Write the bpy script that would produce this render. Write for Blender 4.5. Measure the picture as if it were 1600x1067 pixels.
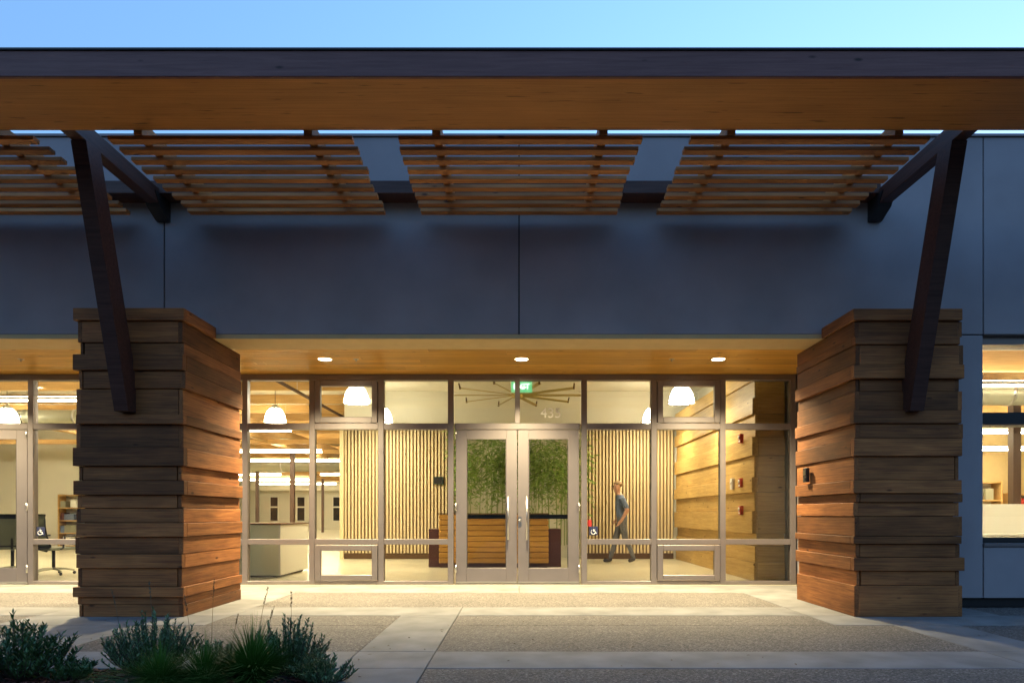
import bpy, bmesh, math, random
from mathutils import Vector, Matrix
R = math.radians
random.seed(7)
S = bpy.context.scene
C = S.collection
for o in list(bpy.data.objects):
    bpy.data.objects.remove(o)

# ------------------------------------------------------------------ camera, sky, sun, exposure
EYE = 1.07
cam_d = bpy.data.cameras.new('camera')
cam = bpy.data.objects.new('camera', cam_d); C.objects.link(cam)
cam.location = (0, 0, EYE); cam.rotation_euler = (R(90), 0, 0)
cam_d.sensor_width = 36; cam_d.lens = 24.0
cam_d.shift_x = -11 / 1600; cam_d.shift_y = 269.5 / 1600
cam_d.clip_start = 0.05; cam_d.clip_end = 2000
S.camera = cam

SUN_EL, SUN_ROT = R(-1.0), R(38)     # the sun has set behind the building, to the right
w = bpy.data.worlds.new('World'); S.world = w; w.use_nodes = True
nt = w.node_tree; nt.nodes.clear()
sky = nt.nodes.new('ShaderNodeTexSky'); sky.sky_type = 'NISHITA'; sky.sun_disc = False
sky.sun_elevation = SUN_EL; sky.sun_rotation = SUN_ROT
sky.altitude = 0; sky.air_density = 1.0; sky.dust_density = 10.0; sky.ozone_density = 2.0
bg = nt.nodes.new('ShaderNodeBackground'); bg.inputs['Strength'].default_value = 0.15
wo = nt.nodes.new('ShaderNodeOutputWorld')
tint = nt.nodes.new('ShaderNodeVectorMath'); tint.operation = 'MULTIPLY'; tint.inputs[1].default_value = (1.0, 1.05, 1.05)   # the camera's white balance
nt.links.new(sky.outputs[0], tint.inputs[0]); nt.links.new(tint.outputs[0], bg.inputs[0])
nt.links.new(bg.outputs[0], wo.inputs[0])

# no sun lamp: at this hour the sun is below the horizon and only the sky and the building's lamps give light

S.view_settings.view_transform = 'Standard'; S.view_settings.look = 'None'
S.view_settings.exposure = 5.4   # a long exposure at dusk; S.view_settings.gamma = 1
S.view_settings.use_curve_mapping = False
LAMP = 2 ** (6.05 - 5.4)      # lamp powers follow the exposure
cy = S.cycles
cy.use_denoising = True; cy.max_bounces = 10; cy.diffuse_bounces = 4; cy.glossy_bounces = 4
cy.transparent_max_bounces = 16; cy.transmission_bounces = 8
cy.sample_clamp_indirect = .35; cy.caustics_reflective = False; cy.caustics_refractive = False

# ------------------------------------------------------------------ materials
def new_mat(name):
    m = bpy.data.materials.new(name); m.use_nodes = True
    n = m.node_tree; b = n.nodes['Principled BSDF']
    return m, n, b

def plain(name, col, rough=.6, metal=0.0, spec=.5, var=0.0, vscale=6.0, bump=0.0, bscale=60.0):
    m, n, b = new_mat(name)
    b.inputs['Base Color'].default_value = (*col, 1)
    b.inputs['Roughness'].default_value = rough
    b.inputs['Metallic'].default_value = metal
    b.inputs['Specular IOR Level'].default_value = spec
    tc = n.nodes.new('ShaderNodeTexCoord')
    if var:
        nz = n.nodes.new('ShaderNodeTexNoise'); nz.inputs['Scale'].default_value = vscale; nz.inputs['Detail'].default_value = 6
        n.links.new(tc.outputs['Object'], nz.inputs['Vector'])
        rp = n.nodes.new('ShaderNodeValToRGB')
        rp.color_ramp.elements[0].position = .3; rp.color_ramp.elements[1].position = .7
        rp.color_ramp.elements[0].color = (*[c * (1 - var) for c in col], 1)
        rp.color_ramp.elements[1].color = (*[min(1, c * (1 + var)) for c in col], 1)
        n.links.new(nz.outputs['Fac'], rp.inputs['Fac']); n.links.new(rp.outputs['Color'], b.inputs['Base Color'])
    if bump:
        bz = n.nodes.new('ShaderNodeTexNoise'); bz.inputs['Scale'].default_value = bscale; bz.inputs['Detail'].default_value = 4
        n.links.new(tc.outputs['Object'], bz.inputs['Vector'])
        bp = n.nodes.new('ShaderNodeBump'); bp.inputs['Strength'].default_value = bump; bp.inputs['Distance'].default_value = .01
        n.links.new(bz.outputs['Fac'], bp.inputs['Height']); n.links.new(bp.outputs['Normal'], b.inputs['Normal'])
    return m

def wood(name, dark, light, rough=.55, grain=(1.1, 22, 22), knots=True, lam=0.0, tone=.25):
    """grain runs along the object's local X; every board gets its own offset and tone"""
    m, n, b = new_mat(name)
    L = n.links
    tc = n.nodes.new('ShaderNodeTexCoord'); oi = n.nodes.new('ShaderNodeObjectInfo')
    mul = n.nodes.new('ShaderNodeMath'); mul.operation = 'MULTIPLY'; mul.inputs[1].default_value = 53.0
    L.new(oi.outputs['Random'], mul.inputs[0])
    add = n.nodes.new('ShaderNodeVectorMath'); add.operation = 'ADD'
    L.new(tc.outputs['Object'], add.inputs[0]); L.new(mul.outputs[0], add.inputs[1])
    mp = n.nodes.new('ShaderNodeMapping'); mp.inputs['Scale'].default_value = grain
    L.new(add.outputs[0], mp.inputs['Vector'])
    nz = n.nodes.new('ShaderNodeTexNoise'); nz.inputs['Scale'].default_value = 1.6; nz.inputs['Detail'].default_value = 8
    nz.inputs['Roughness'].default_value = .62; nz.inputs['Distortion'].default_value = .8
    L.new(mp.outputs[0], nz.inputs['Vector'])
    rp = n.nodes.new('ShaderNodeValToRGB')
    rp.color_ramp.elements[0].position = .28; rp.color_ramp.elements[1].position = .72
    rp.color_ramp.elements[0].color = (*dark, 1); rp.color_ramp.elements[1].color = (*light, 1)
    L.new(nz.outputs['Fac'], rp.inputs['Fac'])
    col = rp.outputs['Color']
    # broad blotches
    mp2 = n.nodes.new('ShaderNodeMapping'); mp2.inputs['Scale'].default_value = (.9, 2.5, 2.5)
    L.new(add.outputs[0], mp2.inputs['Vector'])
    nb = n.nodes.new('ShaderNodeTexNoise'); nb.inputs['Scale'].default_value = 2.0; nb.inputs['Detail'].default_value = 3
    L.new(mp2.outputs[0], nb.inputs['Vector'])
    mr = n.nodes.new('ShaderNodeMapRange'); mr.inputs['From Min'].default_value = .3; mr.inputs['From Max'].default_value = .7
    mr.inputs['To Min'].default_value = 1 - tone * .8; mr.inputs['To Max'].default_value = 1 + tone * .6
    L.new(nb.outputs['Fac'], mr.inputs['Value'])
    mr2 = n.nodes.new('ShaderNodeMapRange'); mr2.inputs['To Min'].default_value = 1 - tone; mr2.inputs['To Max'].default_value = 1 + tone
    L.new(oi.outputs['Random'], mr2.inputs['Value'])
    mm = n.nodes.new('ShaderNodeMath'); mm.operation = 'MULTIPLY'
    L.new(mr.outputs[0], mm.inputs[0]); L.new(mr2.outputs[0], mm.inputs[1])
    vm = n.nodes.new('ShaderNodeVectorMath'); vm.operation = 'SCALE'
    L.new(col, vm.inputs[0]); L.new(mm.outputs[0], vm.inputs['Scale'])
    col = vm.outputs[0]
    if knots:
        mp3 = n.nodes.new('ShaderNodeMapping'); mp3.inputs['Scale'].default_value = (2.4, 6.5, 6.5)
        L.new(add.outputs[0], mp3.inputs['Vector'])
        vo = n.nodes.new('ShaderNodeTexVoronoi'); vo.inputs['Scale'].default_value = 1.0
        L.new(mp3.outputs[0], vo.inputs['Vector'])
        kr = n.nodes.new('ShaderNodeValToRGB')
        kr.color_ramp.elements[0].position = .045; kr.color_ramp.elements[1].position = .11
        kr.color_ramp.elements[0].color = (.22, .17, .14, 1); kr.color_ramp.elements[1].color = (1, 1, 1, 1)
        L.new(vo.outputs['Distance'], kr.inputs['Fac'])
        mx = n.nodes.new('ShaderNodeVectorMath'); mx.operation = 'MULTIPLY'
        L.new(col, mx.inputs[0]); L.new(kr.outputs['Color'], mx.inputs[1]); col = mx.outputs[0]
    if lam:   # short dark dashes, the finger joints and glue lines of laminated timber
        mp4 = n.nodes.new('ShaderNodeMapping'); mp4.inputs['Scale'].default_value = (3.0, 40, 40)
        L.new(add.outputs[0], mp4.inputs['Vector'])
        n4 = n.nodes.new('ShaderNodeTexNoise'); n4.inputs['Scale'].default_value = 1.0; n4.inputs['Detail'].default_value = 2
        L.new(mp4.outputs[0], n4.inputs['Vector'])
        r4 = n.nodes.new('ShaderNodeValToRGB')
        r4.color_ramp.elements[0].position = .27; r4.color_ramp.elements[1].position = .34
        r4.color_ramp.elements[0].color = (1 - lam, 1 - lam, 1 - lam, 1); r4.color_ramp.elements[1].color = (1, 1, 1, 1)
        L.new(n4.outputs['Fac'], r4.inputs['Fac'])
        m4 = n.nodes.new('ShaderNodeVectorMath'); m4.operation = 'MULTIPLY'
        L.new(col, m4.inputs[0]); L.new(r4.outputs['Color'], m4.inputs[1]); col = m4.outputs[0]
    L.new(col, b.inputs['Base Color'])
    b.inputs['Roughness'].default_value = rough
    b.inputs['Specular IOR Level'].default_value = .3
    bp = n.nodes.new('ShaderNodeBump'); bp.inputs['Strength'].default_value = .35; bp.inputs['Distance'].default_value = .004
    L.new(nz.outputs['Fac'], bp.inputs['Height']); L.new(bp.outputs['Normal'], b.inputs['Normal'])
    return m

def emit(name, col, strength):
    m, n, b = new_mat(name)
    b.inputs['Base Color'].default_value = (.8, .8, .8, 1)
    b.inputs['Emission Color'].default_value = (*col, 1); b.inputs['Emission Strength'].default_value = strength * LAMP
    return m

def glass(name, tint=(.95, .96, .93), refl=1.0):
    m = bpy.data.materials.new(name); m.use_nodes = True
    n = m.node_tree; n.nodes.clear()
    out = n.nodes.new('ShaderNodeOutputMaterial'); mix = n.nodes.new('ShaderNodeMixShader')
    tr = n.nodes.new('ShaderNodeBsdfTransparent'); tr.inputs[0].default_value = (*tint, 1)
    gl = n.nodes.new('ShaderNodeBsdfGlossy'); gl.inputs['Roughness'].default_value = .0
    fr = n.nodes.new('ShaderNodeFresnel'); fr.inputs['IOR'].default_value = 1.45
    mu = n.nodes.new('ShaderNodeMath'); mu.operation = 'MULTIPLY'; mu.inputs[1].default_value = refl
    n.links.new(fr.outputs[0], mu.inputs[0]); n.links.new(mu.outputs[0], mix.inputs[0])
    n.links.new(tr.outputs[0], mix.inputs[1]); n.links.new(gl.outputs[0], mix.inputs[2])
    n.links.new(mix.outputs[0], out.inputs[0])
    return m

def aggregate(name):
    m, n, b = new_mat(name); L = n.links
    tc = n.nodes.new('ShaderNodeTexCoord')
    vo = n.nodes.new('ShaderNodeTexVoronoi'); vo.inputs['Scale'].default_value = 92
    L.new(tc.outputs['Object'], vo.inputs['Vector'])
    sep = n.nodes.new('ShaderNodeSeparateColor'); L.new(vo.outputs['Color'], sep.inputs[0])
    rp = n.nodes.new('ShaderNodeValToRGB'); e = rp.color_ramp.elements
    e[0].position = 0; e[0].color = (.055, .047, .042, 1); e[1].position = 1; e[1].color = (.30, .27, .24, 1)
    for p, c in ((.35, (.095, .080, .070)), (.6, (.13, .115, .102)), (.85, (.18, .155, .135))):
        q = e.new(p); q.color = (*c, 1)
    L.new(sep.outputs[0], rp.inputs['Fac'])
    nz = n.nodes.new('ShaderNodeTexNoise'); nz.inputs['Scale'].default_value = 1.3; nz.inputs['Detail'].default_value = 5
    L.new(tc.outputs['Object'], nz.inputs['Vector'])
    mr = n.nodes.new('ShaderNodeMapRange'); mr.inputs['To Min'].default_value = .65; mr.inputs['To Max'].default_value = 1.3
    L.new(nz.outputs['Fac'], mr.inputs['Value'])
    vm = n.nodes.new('ShaderNodeVectorMath'); vm.operation = 'SCALE'
    L.new(rp.outputs['Color'], vm.inputs[0]); L.new(mr.outputs[0], vm.inputs['Scale'])
    L.new(vm.outputs[0], b.inputs['Base Color'])
    b.inputs['Roughness'].default_value = .75
    bp = n.nodes.new('ShaderNodeBump'); bp.inputs['Strength'].default_value = .8; bp.inputs['Distance'].default_value = .008; bp.invert = True
    L.new(vo.outputs['Distance'], bp.inputs['Height']); L.new(bp.outputs['Normal'], b.inputs['Normal'])
    return m

def leaf_mat(name, c1, c2, rough=.5):
    m, n, b = new_mat(name); L = n.links
    tc = n.nodes.new('ShaderNodeTexCoord')
    nz = n.nodes.new('ShaderNodeTexNoise'); nz.inputs['Scale'].default_value = 9; nz.inputs['Detail'].default_value = 3
    L.new(tc.outputs['Object'], nz.inputs['Vector'])
    rp = n.nodes.new('ShaderNodeValToRGB'); rp.color_ramp.elements[0].position = .35; rp.color_ramp.elements[1].position = .65
    rp.color_ramp.elements[0].color = (*c1, 1); rp.color_ramp.elements[1].color = (*c2, 1)
    L.new(nz.outputs['Fac'], rp.inputs['Fac']); L.new(rp.outputs['Color'], b.inputs['Base Color'])
    b.inputs['Roughness'].default_value = rough
    b.inputs['Transmission Weight'].default_value = 0
    return m

M = {}
M['cedar'] = wood('cedar planks', (.120, .037, .014), (.37, .148, .043), rough=.65, grain=(1.3, 46, 46), tone=.44)
M['eave'] = wood('laminated eave timber', (.44, .175, .045), (.68, .31, .085), rough=.55, grain=(.7, 75, 75), knots=False, lam=.6, tone=.12)
M['slat_wood'] = wood('trellis cedar', (.32, .125, .036), (.54, .235, .075), rough=.6)
M['fascia'] = wood('dark stained fascia', (.14, .055, .048), (.22, .10, .085), rough=.5, knots=True, tone=.1)
M['steel_brown'] = wood('dark stained bracket timber', (.042, .018, .014), (.095, .045, .035), rough=.45, knots=False, tone=.1)
M['black'] = plain('black steel', (.012, .012, .014), rough=.45)
M['stucco'] = plain('grey blue wall plaster', (.33, .305, .32), rough=.85, var=.14, vscale=1.1, bump=.12, bscale=140)
M['trim'] = plain('pale painted soffit trim', (.60, .44, .21), rough=.7, var=.05)
M['soffit'] = wood('oiled soffit boards', (.50, .24, .035), (.70, .38, .065), rough=.42, grain=(.8, 18, 18), knots=True, tone=.14)
M['bronze'] = plain('taupe anodised aluminium', (.235, .205, .205), rough=.38, metal=.55, var=.06, vscale=3)
M['gasket'] = plain('dark gasket', (.03, .025, .022), rough=.7)
M['steel'] = plain('brushed steel', (.55, .53, .50), rough=.3, metal=1.0)
M['glass'] = glass('clear glazing')
M['concrete'] = plain('smooth concrete paving', (.19, .185, .180), rough=.75, var=.28, vscale=2.6, bump=.15, bscale=90)
M['aggregate'] = aggregate('exposed aggregate paving')
M['joint'] = plain('paving joint filler', (.06, .055, .05), rough=.9)
M['soil'] = plain('dark mulch soil', (.035, .020, .016), rough=.95, var=.4, vscale=20, bump=.6, bscale=40)
M['bark'] = plain('red bark chips', (.17, .055, .04), rough=.9, var=.5, vscale=8)
M['cream'] = plain('cream painted wall', (.76, .73, .62), rough=.75, var=.03, vscale=1.5)
M['tan'] = plain('tan painted wall', (.50, .38, .19), rough=.75, var=.05)
M['ceil'] = plain('cream painted deck', (.76, .72, .62), rough=.8, var=.04)
M['floor'] = plain('polished concrete floor', (.60, .56, .42), rough=.28, var=.10, vscale=.8)
M['beam'] = wood('glulam roof beam', (.44, .25, .085), (.64, .41, .17), rough=.6, knots=False, tone=.12)
M['slat'] = wood('pale screen slat', (.64, .52, .31), (.80, .67, .44), rough=.55, knots=False, tone=.06)
M['backing'] = plain('dark brown screen backing', (.11, .062, .030), rough=.85)
M['gap'] = plain('mid brown felt behind the slats', (.23, .155, .085), rough=.9)
M['inner_plank'] = wood('interior cedar planks', (.42, .25, .075), (.66, .45, .17), rough=.5, tone=.12)
M['brown'] = plain('dark brown laminate', (.085, .028, .024), rough=.45)
M['desk_wood'] = wood('oak desk boards', (.44, .22, .045), (.58, .32, .08), rough=.4, knots=False, tone=.08)
M['green_white'] = plain('pale green counter laminate', (.70, .73, .56), rough=.45)
M['white'] = plain('white laminate', (.80, .79, .72), rough=.45)
M['postbrown'] = plain('brown painted post', (.085, .045, .03), rough=.5)
M['duct'] = plain('grey green duct', (.35, .34, .25), rough=.45, metal=.3)
M['winglass'] = plain('dark night glass', (.02, .025, .03), rough=.08)
M['red'] = plain('red alarm plastic', (.50, .035, .03), rough=.4)
M['sign_blue'] = plain('dark blue sign', (.02, .025, .07), rough=.5)
M['sign_white'] = plain('white sign film', (.8, .8, .8), rough=.6)
M['frost'] = plain('frosted film number', (.93, .92, .88), rough=.7)
M['darkgreen'] = plain('dark green sign plate', (.02, .045, .03), rough=.5)
M['bamboo_leaf'] = leaf_mat('bamboo leaves', (.13, .25, .035), (.34, .50, .12))
M['culm'] = plain('bamboo culm', (.26, .34, .11), rough=.4)
M['shrub_leaf'] = leaf_mat('shrub leaves', (.055, .12, .045), (.15, .24, .10))
M['shrub_leaf2'] = leaf_mat('dark shrub leaves', (.030, .08, .020), (.085, .16, .045))
M['grass'] = leaf_mat('grass blades', (.045, .13, .014), (.10, .22, .03))
M['dry'] = plain('dry seed stalk', (.16, .12, .07), rough=.8)
M['stem'] = plain('shrub stem', (.07, .05, .035), rough=.8)
M['skin'] = plain('skin', (.55, .31, .22), rough=.5)
M['shirt'] = plain('blue grey shirt', (.13, .17, .27), rough=.85, var=.12, vscale=14)
M['jeans'] = plain('grey jeans', (.15, .15, .165), rough=.9, var=.15, vscale=16)
M['shoe'] = plain('dark shoes', (.05, .04, .04), rough=.6)
M['hair'] = plain('short brown hair', (.30, .20, .11), rough=.8)
M['mesh_fabric'] = plain('grey green chair mesh', (.20, .21, .16), rough=.7)
M['fan_blade'] = plain('brass fan blade', (.48, .38, .16), rough=.4, metal=.5)
WARM = (1.0, .82, .54)
M['lamp_shade'] = emit('lit white lamp shade', (1, .92, .70), .35)
M['lamp_bulb'] = emit('lit lamp diffuser', WARM, 2.4)
M['tube'] = emit('lit linear diffuser', (1, .86, .60), 1.2)
M['tube_fill'] = emit('added ceiling fill glow', (1, .86, .60), .8)  # glow added to the linear lights so the deck above them reads brighter
M['down'] = emit('lit downlight lens', (1, .86, .58), .6)
M['exit'] = emit('lit green exit panel', (.03, .55, .22), .016)
M['exit_txt'] = emit('lit exit letters', (.75, 1, .85), .03)

# ------------------------------------------------------------------ helpers
def wloc(o):
    v = Vector((0, 0, 0))
    while o is not None:
        v += o.location; o = o.parent
    return v

def link(o, parent=None, at=None):
    C.objects.link(o)
    at = Vector(at if at is not None else (0, 0, 0))
    if parent is not None:
        o.parent = parent
        o.location = at - wloc(parent)
    else:
        o.location = at
    return o

def tag(o, label=None, cat=None, group=None, kind=None):
    if label: o['label'] = label
    if cat: o['category'] = cat
    if group: o['group'] = group
    if kind: o['kind'] = kind
    return o

def thing(name, at, label, cat, group=None):
    return tag(link(bpy.data.objects.new(name, None), None, at), label, cat, group)

def part_empty(name, parent, at):
    return link(bpy.data.objects.new(name, None), parent, at)

_cache = {}
def box_mesh(sx, sy, sz, bev, mat):
    key = (round(sx, 4), round(sy, 4), round(sz, 4), bev, mat)
    if key in _cache: return _cache[key]
    bm = bmesh.new(); bmesh.ops.create_cube(bm, size=1)
    bmesh.ops.scale(bm, vec=(sx, sy, sz), verts=bm.verts)
    if bev:
        bmesh.ops.bevel(bm, geom=bm.edges[:], offset=min(bev, sx * .3, sy * .3, sz * .3), segments=1, affect='EDGES', profile=.5)
    me = bpy.data.meshes.new('box'); bm.to_mesh(me); bm.free()
    me.materials.append(M[mat]); _cache[key] = me
    return me

def box(name, x0, x1, y0, y1, z0, z1, mat, parent=None, bev=0.0, grain='X'):
    dx, dy, dz = x1 - x0, y1 - y0, z1 - z0
    c = ((x0 + x1) / 2, (y0 + y1) / 2, (z0 + z1) / 2)
    if grain == 'Y':
        me = box_mesh(dy, dx, dz, bev, mat); rot = (0, 0, R(90))
    elif grain == 'Z':
        me = box_mesh(dz, dy, dx, bev, mat); rot = (0, R(90), 0)
    else:
        me = box_mesh(dx, dy, dz, bev, mat); rot = (0, 0, 0)
    o = bpy.data.objects.new(name, me); link(o, parent, c); o.rotation_euler = rot
    return o

def from_bm(name, bm, mat, parent=None, at=(0, 0, 0), smooth=False):
    """bm is given in world coordinates; at becomes the origin"""
    at = Vector(at)
    bmesh.ops.translate(bm, vec=-at, verts=bm.verts)
    bmesh.ops.recalc_face_normals(bm, faces=bm.faces)
    me = bpy.data.meshes.new(name); bm.to_mesh(me); bm.free()
    for m in (mat if isinstance(mat, (list, tuple)) else [mat]): me.materials.append(M[m])
    if smooth: me.polygons.foreach_set('use_smooth', [True] * len(me.polygons))
    o = bpy.data.objects.new(name, me)
    return link(o, parent, at)

def bm_tube(bm, pts, rad, seg=8, cap=True):
    pts = [Vector(p) for p in pts]
    rads = rad if isinstance(rad, (list, tuple)) else [rad] * len(pts)
    rings = []
    for i, p in enumerate(pts):
        d = (pts[min(i + 1, len(pts) - 1)] - pts[max(i - 1, 0)]).normalized()
        a = Vector((0, 0, 1)) if abs(d.z) < .9 else Vector((1, 0, 0))
        u = d.cross(a).normalized(); v = d.cross(u).normalized()
        rings.append([bm.verts.new(p + rads[i] * (math.cos(2 * math.pi * k / seg) * u + math.sin(2 * math.pi * k / seg) * v)) for k in range(seg)])
    for a, b in zip(rings, rings[1:]):
        for k in range(seg):
            bm.faces.new((a[k], a[(k + 1) % seg], b[(k + 1) % seg], b[k]))
    if cap and seg > 2:
        bm.faces.new(rings[0]); bm.faces.new(rings[-1])

def tube(name, pts, rad, mat, parent=None, seg=8, at=None):
    bm = bmesh.new(); bm_tube(bm, pts, rad, seg)
    return from_bm(name, bm, mat, parent, at if at is not None else pts[0], smooth=seg > 6)

def bm_lathe(bm, prof, c, seg=20):
    c = Vector(c); rings = []
    for r, z in prof:
        if r < 1e-6:
            rings.append([bm.verts.new(c + Vector((0, 0, z)))])
        else:
            rings.append([bm.verts.new(c + Vector((r * math.cos(2 * math.pi * k / seg), r * math.sin(2 * math.pi * k / seg), z))) for k in range(seg)])
    for a, b in zip(rings, rings[1:]):
        for k in range(seg):
            k2 = (k + 1) % seg
            if len(a) == 1: bm.faces.new((a[0], b[k2], b[k]))
            elif len(b) == 1: bm.faces.new((a[k], a[k2], b[0]))
            else: bm.faces.new((a[k], a[k2], b[k2], b[k]))

def lathe(name, prof, c, mat, parent=None, seg=20, smooth=True):
    bm = bmesh.new(); bm_lathe(bm, prof, c, seg)
    return from_bm(name, bm, mat, parent, c, smooth)

def prism_yz(name, prof, x0, x1, mat, parent=None):
    bm = bmesh.new()
    a = [bm.verts.new((x0, y, z)) for y, z in prof]; b = [bm.verts.new((x1, y, z)) for y, z in prof]
    bm.faces.new(a); bm.faces.new(b[::-1]); k = len(prof)
    for i in range(k): bm.faces.new((a[i], a[(i + 1) % k], b[(i + 1) % k], b[i]))
    return from_bm(name, bm, mat, parent, ((x0 + x1) / 2, prof[0][0], prof[0][1]))

def text_mesh(name, s, size, at, mat, parent, extrude=.002, align='CENTER'):
    cu = bpy.data.curves.new(name, 'FONT'); cu.body = s; cu.size = size; cu.extrude = extrude
    cu.align_x = align; cu.align_y = 'CENTER'
    t = bpy.data.objects.new('tmp', cu); C.objects.link(t)
    bpy.context.view_layer.update()
    me = bpy.data.meshes.new_from_object(t.evaluated_get(bpy.context.evaluated_depsgraph_get()))
    bpy.data.objects.remove(t)
    me.materials.clear(); me.materials.append(M[mat])
    o = bpy.data.objects.new(name, me); link(o, parent, at); o.rotation_euler = (R(90), 0, 0)
    return o

def copy_tree(o, parent=None):
    c = o.copy(); C.objects.link(c); c.parent = parent
    for ch in o.children: copy_tree(ch, c)
    return c

# ------------------------------------------------------------------ the setting: ground and paving
WY = 7.85      # face of the plaster wall
SY = 10.38     # face of the storefront
bm = bmesh.new(); bmesh.ops.create_grid(bm, x_segments=1, y_segments=1, size=300)
bmesh.ops.translate(bm, vec=(0, 0, -.035), verts=bm.verts)
tag(from_bm('ground', bm, 'soil'), kind='structure')
bm = bmesh.new()
vs = [bm.verts.new(v) for v in ((-14, 4.74, -.02), (-14, 10.3, -.02), (14, 10.3, -.02), (14, -6, -.02), (-1.26, -6, -.02), (-1.26, 4.74, -.02))]
bm.faces.new(vs)
pave = tag(from_bm('pavement', bm, 'joint'), kind='structure')
G = .005
def slab(kind, x0, x1, y0, y1):
    n, m = ('concrete_band', 'concrete') if kind == 'c' else ('aggregate_panel', 'aggregate')
    z = 0 if kind == 'c' else -.003
    box(n, x0 + G / 2, x1 - G / 2, y0 + G / 2, y1 - G / 2, -.06, z, m, pave, bev=.004)
def bay(cx, hw):   # one bay between pillars
    slab('a', cx - hw, cx + hw, 7.87, 9.33)
for x0, x1 in ((-13, -9.0), (-9.0, -4.08), (-4.08, 0), (0, 4.15)):
    slab('c', x0, x1, 9.33, 10.3)
for a, b_ in ((-3.05, 3.05), (-11.2, -5.1)):
    slab('a', a, b_, 7.87, 9.33)
slab('c', -5.1, -3.05, 7.22, 9.33); slab('c', 3.05, 4.15, 7.87, 9.33)
slab('c', -13, -11.2, 7.22, 9.33)
for x0, x1 in ((-11.2, -5.1), (-3.05, -.65), (-.65, 3.05)): slab('c', x0, x1, 7.22, 7.87)
slab('c', 3.05, 5.1, 7.22, 7.87)
slab('a', 5.1, 13, 7.22, 7.87)
slab('c', -5.1, -3.05, 6.6, 7.22); slab('c', 3.05, 5.1, 6.6, 7.22); slab('c', 5.1, 13, 6.6, 7.22)
slab('a', -11.2, -5.1, 6.6, 7.22); slab('a', -3.05, -1.255, 6.6, 7.22); slab('a', -.65, 3.05, 6.6, 7.22)
slab('c', -1.255, -.65, 5.33, 7.22)
slab('a', -11.2, -4.55, 5.33, 6.6); slab('c', -4.55, -3.62, 5.33, 6.6); slab('a', -3.62, -1.255, 5.33, 6.6)
slab('a', -.65, 3.62, 5.33, 6.6); slab('c', 3.62, 4.25, 5.33, 6.6); slab('a', 4.25, 13, 5.33, 6.6)
for x0, x1 in ((-11.2, -4.55), (-4.55, -1.255), (-1.255, -.65), (-.65, 3.62), (3.62, 13)): slab('c', x0, x1, 4.75, 5.33)
slab('c', -1.255, -.65, 2.6, 4.75); slab('a', -.65, 4.25, 2.6, 4.75); slab('a', 4.25, 13, 2.6, 4.75)
slab('c', -1.255, 13, 2.0, 2.6); slab('a', -.65, 13, -6, 2.0); slab('c', -1.255, -.65, -6, 2.0)

# planting bed
bm = bmesh.new(); nx, ny = 60, 40
grid = [[None] * (ny + 1) for _ in range(nx + 1)]
for i in range(nx + 1):
    for j in range(ny + 1):
        x = -9 + (9 - 1.27) * i / nx; y = .5 + 4.22 * j / ny
        edge = min(1, (4.73 - y) / .35, (-1.26 - x) / .35)
        grid[i][j] = bm.verts.new((x, y, -.02 + .07 * max(0, edge) + random.uniform(-.006, .006)))
for i in range(nx):
    for j in range(ny):
        bm.faces.new((grid[i][j], grid[i + 1][j], grid[i + 1][j + 1], grid[i][j + 1]))
bed = tag(from_bm('planting_bed', bm, 'soil'), kind='structure')
bm = bmesh.new()
for _ in range(5200):
    x = random.uniform(-5.2, -1.3); y = random.uniform(3.2, 4.7)
    edge = max(0, min(1, (4.73 - y) / .35, (-1.26 - x) / .35))
    z = -.02 + .07 * edge + random.uniform(.004, .018)
    a = random.uniform(0, 6.28); l = random.uniform(.008, .026); ww = l * random.uniform(.25, .5)
    d = Vector((math.cos(a), math.sin(a), random.uniform(-.3, .3))) * l; e = Vector((-math.sin(a), math.cos(a), random.uniform(-.3, .3))) * ww
    p = Vector((x, y, z)); h = Vector((0, 0, .006))
    t = [bm.verts.new(q) for q in (p - d - e + h, p + d - e + h, p + d + e + h, p - d + e + h)]
    u = bm.verts.new(p - h)
    bm.faces.new(t)
    for k in range(4): bm.faces.new((t[k], t[(k + 1) % 4], u))
tag(from_bm('bark_mulch', bm, 'bark'), 'reddish brown bark mulch spread over the planting bed', 'mulch', kind='stuff')

# ------------------------------------------------------------------ interior shell
tag(box('floor', -24, 14, 10.31, 48.4, -.10, -.002, 'floor'), kind='structure')
tag(box('floor', 4.3, 14, 8.25, 10.31, -.10, -.002, 'floor'), kind='structure')
tag(box('ceiling', -24, 14, 8.36, 48.4, 4.02, 4.14, 'ceil'), kind='structure')
tag(box('wall_back', -24, 14, 48, 48.3, 0, 4.02, 'cream'), kind='structure')
tag(box('wall_left', -24.2, -24, 10.5, 48, 0, 4.02, 'cream'), kind='structure')
tag(box('wall_right', 14, 14.2, 8.2, 48, 0, 4.02, 'cream'), kind='structure')
# wall behind the slat screens, with a niche for the bamboo
tag(box('wall_lobby_left', -4.2, -1.62, 16.42, 16.6, 0, 4.02, 'cream'), kind='structure')
tag(box('wall_lobby_right', 1.58, 4.3, 16.42, 16.6, 0, 4.02, 'cream'), kind='structure')
tag(box('wall_lobby_header', -1.62, 1.58, 16.42, 16.6, 3.25, 4.02, 'cream'), kind='structure')
tag(box('wall_niche', -1.9, 1.9, 16.9, 17.0, 0, 4.02, 'cream'), kind='structure')
tag(box('wall_niche_side', -1.72, -1.62, 16.6, 16.9, 0, 4.02, 'cream'), kind='structure')
tag(box('wall_niche_side', 1.58, 1.68, 16.6, 16.9, 0, 4.02, 'cream'), kind='structure')
tag(box('bulkhead', -3.45, -3.3, 10.7, 16.42, 3.62, 4.02, 'cream'), kind='structure')
tag(box('bulkhead', -24, -4.2, 46, 48, 2.68, 4.02, 'cream'), kind='structure')
tag(box('wall_office', -24, -11.6, 22, 22.15, 0, 4.02, 'cream'), kind='structure')
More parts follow.
